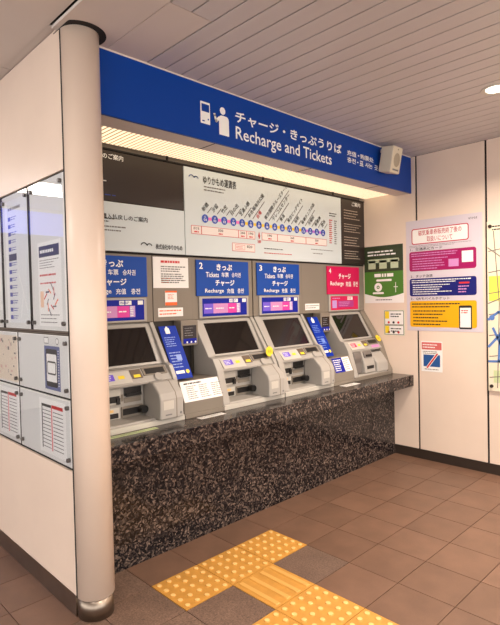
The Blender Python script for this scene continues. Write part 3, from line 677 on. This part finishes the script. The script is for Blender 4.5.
def ex(b, pl, r, n):
    u0, v0, u1, v1 = r; w_ = u1-u0
    rquad(b, pl, (u0+.055, v1-.215, u1-.11, v1-.075), n, mat('title_red', (190, 34, 60), .4), .02); rquad(b, pl, (u0+.063, v1-.207, u1-.118, v1-.083), n+.0003, PAPER, .015)
    letter(b, pl, '磁気乗車券販売終了後の', (u0+.12, v1-.140, u1-.17, v1-.092), n+.0006, MATS['title_red'], .006); letter(b, pl, '取扱いについて', (u0+.20, v1-.198, u1-.25, v1-.150), n+.0006, MATS['title_red'], .006)
    dashes(b, pl, (u0+.03, v1-.245, u1-.08, v1-.222), 2, GREYT, n, 2, .3, .9); logo(b, pl, u1-.17, v1-.045, .03, BLACK); letter(b, pl, 'ゆりかもめ', (u1-.11, v1-.05, u1-.04, v1-.03), n, BLACK, .01)
    M1, M2, M3 = mat('block_magenta', (158, 4, 90), .4), mat('block_navy', (14, 20, 108), .4), mat('block_yellow', (232, 172, 4), .4)
    for (za, zb), mt, ink, head, s in (((.455, .279), M1, PINK, '1．交通系ICカード', 1), ((.679, .52), M2, WHITE, '2．タッチ決済', 2), ((1.02-.03+.0, .835-.005), M3, BLACK, '3．QRモバイルチケット', 3)):
        if s == 3: za, zb = .955, .722
        rquad(b, pl, (u0+.03, v1-za, u1-.05, v1-zb), n, mt, .02)
        hh = za-zb; letter(b, pl, head, (u0+.04, v1-zb+.008, u0+.04+.030*len(head), v1-zb+.034), n, BLACK, .012)
        dashes(b, pl, (u0+.05, v1-zb-hh*.28, u1-.09, v1-zb-hh*.06), 2, ink, n+.0005, s, .4, .85); dashes(b, pl, (u0+.06, v1-za+.01, u0+w_*.62, v1-zb-hh*.32), 5, ink, n+.0005, s+4, .35, .85)
    quad(b, pl, (u1-.17, v1-.40, u1-.075, v1-.305), n+.0008, PAPER); quad(b, pl, (u0+w_*.58, v1-.43, u0+w_*.71, v1-.365), n+.0008, PINK)
    quad(b, pl, (u0+w_*.71, v1-.58, u0+w_*.84, v1-.565), n+.0008, RED); dashes(b, pl, (u0+w_*.70, v1-.66, u0+w_*.84, v1-.59), 3, PINK, n+.0008, 6, .4)
    rquad(b, pl, (u1-.20, v1-.965, u1-.09, v1-.765), n+.0008, BLACK, .012); quad(b, pl, (u1-.19, v1-.95, u1-.10, v1-.785), n+.0011, PAPER); dashes(b, pl, (u1-.18, v1-.835, u1-.11, v1-.80), 2, RED, n+.0014, 3, .5)
sheet('poster', 'large white poster with magenta, navy and yellow blocks on right wall', (-.405, 1.162, .275, 2.15), 'poster', Plane('x', XR-.0005), mat('poster_white', (208, 198, 208), .4), extra=ex)
def ex(b, pl, r, n):
    u0, v0, u1, v1 = r; m_ = (v0+v1)/2-.025
    for a, c in ((m_+.005, v1-.006), (v0+.006, m_)):
        quad(b, pl, (u0+.006, a, u1-.006, c), n, BLACK); quad(b, pl, (u0+.01, a+.004, u1-.01, c-.004), n+.0003, PAPER)
        quad(b, pl, (u0+.012, c-.075, u0+.055, c-.006), n+.0006, YSTK); dashes(b, pl, (u0+.07, c-.065, u1-.03, c-.02), 2, BLACK, n+.0006, 2, .45); 
        for k, mt in enumerate((RED, BLACK, RED)): disc(b, pl, u0+.05+.05*k, a+.022, .012, n+.0006, mt, 10)
sheet('notice_sheet', 'small two box notice with yellow tabs below the green poster', (-.645, 1.112, -.434, 1.347), 'notice', RW, mt=mat('sheet_olive', (206, 214, 190), .4), extra=ex)
def ex(b, pl, r, n):
    u0, v0, u1, v1 = r
    quad(b, pl, (u0+.005, v1-.075, u1-.005, v1-.01), n, mat('faded_red', (208, 100, 96), .5)); dashes(b, pl, (u0+.015, v1-.065, u1-.015, v1-.02), 2, PAPER, n+.0004, 3, .4); dashes(b, pl, (u0+.015, v1-.115, u1-.015, v1-.085), 2, BLACK, n, 4, .35)
    quad(b, pl, (u0+.02, v0+.045, u1-.02, v0+.15), n, mat('card_blue', (36, 84, 150), .4)); stroke(b, pl, [(u0+.055, v0+.035), (u1-.045, v0+.16)], .024, n+.0004, PAPER); stroke(b, pl, [(u0+.055, v0+.035), (u1-.045, v0+.16)], .014, n+.0008, RED)
    dashes(b, pl, (u0+.03, v0+.012, u1-.03, v0+.03), 1, GREYT, n, 6, .4)
sheet('notice_sheet', 'small notice with a crossed out blue card low on right wall', (-.272, .80, -.077, 1.07), 'notice', RW, extra=ex)
# area map board at the frame's edge
mb_ = thing('area_map', 'cream area map board with blue and yellow lines at right edge', 'map board', (XR-.02, -.62, .69))
MPC = mat('map_cream', (232, 220, 196), .35)
box('board', mb_, XR-.02, XR-.001, -.915, -.318, .69, 2.06, MPC, .002)
pl = Plane('x', XR-.0205); b = Print(); MBL, MYE, MGL = mat('map_blue', (86, 124, 190), .4), mat('map_yellow', (226, 216, 90), .4), mat('map_grey', (120, 110, 104), .4)
quad(b, pl, (.33, 1.42, .48, 1.62), .0006, MYE)
for pts, w_, mt in (([(.325, 1.27), (.40, 1.33), (.55, 1.34), (.9, 1.5)], .02, MBL), ([(.325, 1.05), (.5, 1.25), (.6, 1.5)], .02, MBL), ([(.325, .93), (.5, .94), (.9, 1.0)], .018, MBL), ([(.40, .93), (.42, 1.2)], .018, MBL),
                    ([(.325, 1.40), (.42, 1.44), (.6, 1.9)], .008, MGL), ([(.325, 1.85), (.45, 1.75), (.46, 1.2), (.5, .75)], .008, MGL), ([(.36, 1.2), (.45, 1.0), (.7, .8)], .02, MBL)): stroke(b, pl, pts, w_, .001, mt)
for a_, c_, w_, h_ in ((.55, 1.65, .12, .16), (.70, 1.25, .14, .10), (.52, .78, .16, .10), (.76, 1.72, .11, .2), (.36, .76, .1, .1)): quad(b, pl, (a_, c_, a_+w_, c_+h_), .0005, mat('map_green', (196, 208, 160), .4))
for k in range(7): stroke(b, pl, [(.33, .80+.17*k), (.60, .84+.17*k), (.90, .78+.17*k)], .007, .0008, MGL)
for k in range(5): stroke(b, pl, [(.39+.11*k, .72), (.41+.11*k, 1.4), (.37+.115*k, 1.98)], .007, .0008, MGL)
dashes(b, pl, (.36, 1.98, .70, 2.03), 2, BLACK, .0012, 3, .4)
disc(b, pl, .352, 1.285, .022, .0014, MBL, 14); b.build('map_print', mb_)
for yy, zz in ((-.345, 2.02), (-.345, .73), (-.885, 2.02), (-.885, .73)): MB().cyl((XR-.021, yy, zz), (XR-.032, yy, zz), .014, KICK, 14).build('bolt', mb_)

# ================================================================== LEFT WALL DISPLAY CASES
LW = Plane('x', -.383)
BACK = mat('case_back', (222, 221, 219), .5); CHROME = mat('bolt_steel', (120, 116, 114), .3, .9)
LAV = mat('print_lavender', (50, 56, 160), .4); TEAL = mat('print_indigo', (24, 26, 80), .4)
def case(y0, y1, z0, z1, label, fn, cat='display case', bolts=None):
    t = thing('display_case', label, cat, (-.385, (y0+y1)/2, z0), 'acrylic display cases on the left wall')
    box('backing', t, -.3835, -.3757, y0+.001, y1-.001, z0, z1, BACK)
    b = Print(); fn(b, LW, (-y1, z0, -y0, z1), .0009); b.build('poster_print', t)
    box('acrylic_sheet', t, -.391, -.388, y0+.003, y1-.003, z0+.003, z1-.003, ACR)
    for yy in (y0+.03, y1-.03):
        for zz in (z0+.035, z1-.035): MB().cyl((-.3838, yy, zz), (-.398, yy, zz), .0105, CHROME, 14).build('standoff_bolt', t)
    return t
def f_map(b, pl, r, n):
    u0, v0, u1, v1 = r; q0, q1 = u0+.085, u1-.05
    quad(b, pl, (q0, v0+.02, q1, v1-.30), n, PAPER); quad(b, pl, (q0+.015, v1-.375, q1-.02, v1-.32), n+.0004, TEAL); dashes(b, pl, (q0+.03, v1-.36, q1-.04, v1-.335), 1, WHITE, n+.0008, 1, .6)
    dashes(b, pl, (q0+.02, v1-.435, q1-.02, v1-.385), 4, GREYT, n+.0004, 2, .3); dashes(b, pl, (q0+.02, v1-.48, q1-.02, v1-.45), 1, RED, n+.0004, 3, .3); dashes(b, pl, (q0+.02, v1-.52, q1-.02, v1-.49), 1, RED, n+.0004, 4, .25)
    cu, cv = (q0+q1)/2+.01, v1-.585
    for k in range(12):
        a = 2*math.pi*k/12; rd = .03+.012*(k % 3); stroke(b, pl, [(cu+rd*math.cos(a), cv+rd*math.sin(a)), (cu+(rd+.025)*math.cos(a+.5), cv+(rd+.025)*math.sin(a+.5))], .008, n+.0004, (TEAL, RED, GREYT, ORANGE)[k % 4])
    quad(b, pl, (q0+.02, cv-.04, q0+.06, cv+.04), n+.0003, mat('map_peach', (240, 200, 170), .4)); dashes(b, pl, (q0+.02, v0+.03, q1-.02, v0+.085), 3, GREYT, n+.0004, 6, .25)
def f_stations(b, pl, r, n):
    u0, v0, u1, v1 = r; quad(b, pl, (u0+.04, v0+.03, u0+.075, v1-.03), n, PAPER); quad(b, pl, (u0+.075, v0+.03, u1-.02, v1-.03), n, mat('case_sheet', (224, 226, 228), .4))
    dashes(b, pl, (u0+.09, v1-.09, u1-.06, v1-.065), 1, GREYT, n+.0004, 1, .6)
    for k in range(14):
        v = v1-.13-k*.042
        if k == 5: quad(b, pl, (u0+.085, v-.024, u0+.20, v+.014), n+.0005, TEAL)
        else: quad(b, pl, (u0+.085, v-.012, u0+.125, v+.010), n+.0004, LAV); dashes(b, pl, (u0+.13, v-.012, u0+.21, v+.012), 2, LAV, n+.0004, k, .4)
    for p in ([(u0+.22, v0+.30), (u0+.27, v0+.22), (u0+.33, v0+.10)], [(u0+.24, v0+.06), (u0+.28, v0+.2)]): stroke(b, pl, p, .006, n+.0004, WHITE)
def f_blank(b, pl, r, n):
    u0, v0, u1, v1 = r; quad(b, pl, (u0+.05, v0+.1, u1-.03, v1-.25), n, PAPER); dashes(b, pl, (u0+.08, v0+.15, u1-.06, v1-.3), 12, GREYT, n+.0004, 1, .3)
def f_phone(b, pl, r, n):
    u0, v0, u1, v1 = r; c0, c1 = u1-.285, u1-.105
    quad(b, pl, (c0, v0+.02, c1, v1-.055), n, mat('print_slate', (92, 102, 150), .4)); rquad(b, pl, (c0+.02, v0+.035, c1-.03, v1-.07), n+.0004, BLACK, .012); rquad(b, pl, (c0+.027, v0+.06, c1-.037, v1-.095), n+.0008, PAPER, .008)
    rquad(b, pl, (c0+.035, v0+.095, c1-.045, v1-.13), n+.0012, BLACK, .012); rquad(b, pl, (c0+.041, v0+.103, c1-.051, v1-.138), n+.0015, PAPER, .008)
    quad(b, pl, (c0, v1-.045, c0+.055, v1-.012), n, GREYT); quad(b, pl, (c0+.004, v1-.041, c0+.051, v1-.016), n+.0004, PAPER); disc(b, pl, c1-.025, v1-.03, .017, n, GREYT); disc(b, pl, c1-.025, v1-.03, .013, n+.0004, PAPER)
    dashes(b, pl, (c1-.022, v0+.04, c1-.006, v1-.07), 14, PAPER, n+.0005, 3, .4, gap=.01)
def f_area(b, pl, r, n):
    u0, v0, u1, v1 = r; quad(b, pl, (u0+.02, v0+.01, u1-.012, v1-.02), n, mat('map_sand', (228, 212, 194), .4))
    rd = random.Random(5)
    for k in range(26):
        a, c = rd.uniform(u1-.35, u1-.05), rd.uniform(v0+.03, v1-.05); quad(b, pl, (a, c, a+rd.uniform(.008, .03), c+rd.uniform(.008, .02)), n+.0004, (GREYT, mat('map_rose', (214, 168, 160), .4))[k % 2])
def f_time(right):
    def f(b, pl, r, n):
        u0, v0, u1, v1 = r; c1 = u1-.09 if right else u1-.05; c0 = c1-.25
        quad(b, pl, (c0-.03, v0+.02, c1+.03, v1-.02), n, PAPER); quad(b, pl, (c0, v0+.04, c0+.01, v1-.05), n+.0004, BLACK); quad(b, pl, (c0, v1-.062, c0+.115, v1-.048), n+.0005, BLACK); quad(b, pl, (c0+.12, v1-.062, c1, v1-.045), n+.0004, RED)
        for k in range(11):
            v = v1-.08-k*.0185; quad(b, pl, (c0+.012, v-.002, c0+.11, v+.0025), n+.0004, GREYT); quad(b, pl, (c0+.135, v-.002, c1, v+.0025), n+.0004, GREYT)
        quad(b, pl, (c0+.115, v0+.04, c0+.127, v1-.062), n+.0004, mat('print_rose', (232, 110, 120), .4))
    return f
MB().box(-.386, -.3757, .335, 1.60, 1.3255, 1.3425, STEEL).box(-.3868, -.3855, .335, 1.60, 1.3325, 1.3345, JOINT).build('case_rail', wl)
for yy in (.756, 1.156): box('case_joint', wl, -.3905, -.3757, yy-.0078, yy+.0078, 1.345, 2.083, JOINT)
for z0_, z1_ in ((1.03, 1.322), (.702, 1.018)): box('case_joint', wl, -.3855, -.3757, .9655, .9715, z0_, z1_, JOINT)
case(.342, .748, 1.345, 2.083, 'clear display case with a white leaflet headed navy, beside the column', f_map)
case(.764, 1.148, 1.345, 2.083, 'clear display case with a violet station list, second from column', f_stations)
case(1.164, 1.55, 1.345, 2.083, 'upper clear display case cut by the left frame edge', f_blank)
case(.335, .965, 1.030, 1.322, 'middle clear display case with a phone poster beside the column', f_phone)
case(.972, 1.60, 1.030, 1.322, 'middle clear display case with a sand coloured map at left edge', f_area)
case(.335, .965, .702, 1.018, 'lower clear display case with a red and black timetable near column', f_time(True))
case(.972, 1.60, .702, 1.018, 'lower clear display case with a timetable cut by left frame edge', f_time(False))

# ================================================================== LAMPS OF THE CONCOURSE
LAMP = mat('lamp_lens', (255, 236, 205), .4, emit=5, ecol=(1, .88, .72))
def downlight(x, y, z, label):
    t = thing('downlight', label, 'light', (x, y, z), 'recessed round downlights')
    b = MB(); k = 28
    for (r0, z0), (r1, z1) in (((.088, -.0005), (.085, -.006)), ((.085, -.006), (.066, -.006)), ((.066, -.006), (.058, -.002))):
        vs = [(x+r*math.cos(2*math.pi*i/k), y+r*math.sin(2*math.pi*i/k), z+zz) for r, zz in ((r0, z0), (r1, z1)) for i in range(k)]
        b.add(vs, [[i, (i+1) % k, k+(i+1) % k, k+i] for i in range(k)], MPALE)
    b.build('trim_ring', t); MB().cyl((x, y, z-.0008), (x, y, z-.003), .058, LAMP, 24).build('lens', t)
    ld = bpy.data.lights.new('downlight_lamp', 'AREA'); ld.shape = 'DISK'; ld.size = .09; ld.energy = DOWNLIGHT_W; ld.color = WARM; ld.spread = math.radians(150)
    lo = bpy.data.objects.new('downlight_lamp', ld); COL.objects.link(lo); lo.parent = t; lo.location = (0, 0, -.012)
downlight(1.86, -.76, ZC, 'round recessed downlight in the plank ceiling at the right frame edge')
downlight(-.28, -2.6, ZC, 'round recessed downlight in the flat ceiling board')
for xx, yy in ((1.83, -2.6), (1.83, -4.5), (.2, -4.5)): downlight(xx, yy, ZC, 'round recessed downlight in the plank ceiling behind the viewpoint')
GLOW = mat('panel_glow', (255, 244, 230), .5, emit=PANEL_GLOW, ecol=(1, .91, .81))
def panel_light(x, y, label):
    t = thing('ceiling_light', label, 'light', (x, y, ZC+.012), 'square ceiling lights along the passage')
    box('frame', t, x-.33, x+.33, y-.33, y+.33, ZC-.001, ZC+.0135, MPALE); box('diffuser', t, x-.3, x+.3, y-.3, y+.3, ZC-.004, ZC-.0015, GLOW)
for yy in (-3.6, -1.2, 1.2, 3.6): panel_light(-1.75, yy, 'square glowing light in the passage ceiling left of the display wall')
# second blue sign across the passage, seen mirrored in the acrylic
s2 = thing('overhead_sign', 'plain blue overhead sign across the passage mirrored in the display cases', 'sign', (-2.6, 4.9, 2.4))
box('sign_panel', s2, -5, -.45, 4.88, 4.92, 2.40, 2.70, mat('blue_added_glow', (30, 50, 160), .4, emit=1.6, ecol=(.16, .20, .75))); box('top_trim', s2, -5, -.45, 4.87, 4.93, 2.7005, ZC+.012, CEILF)  # glow added to the sign so its mirrored band shows in the acrylic
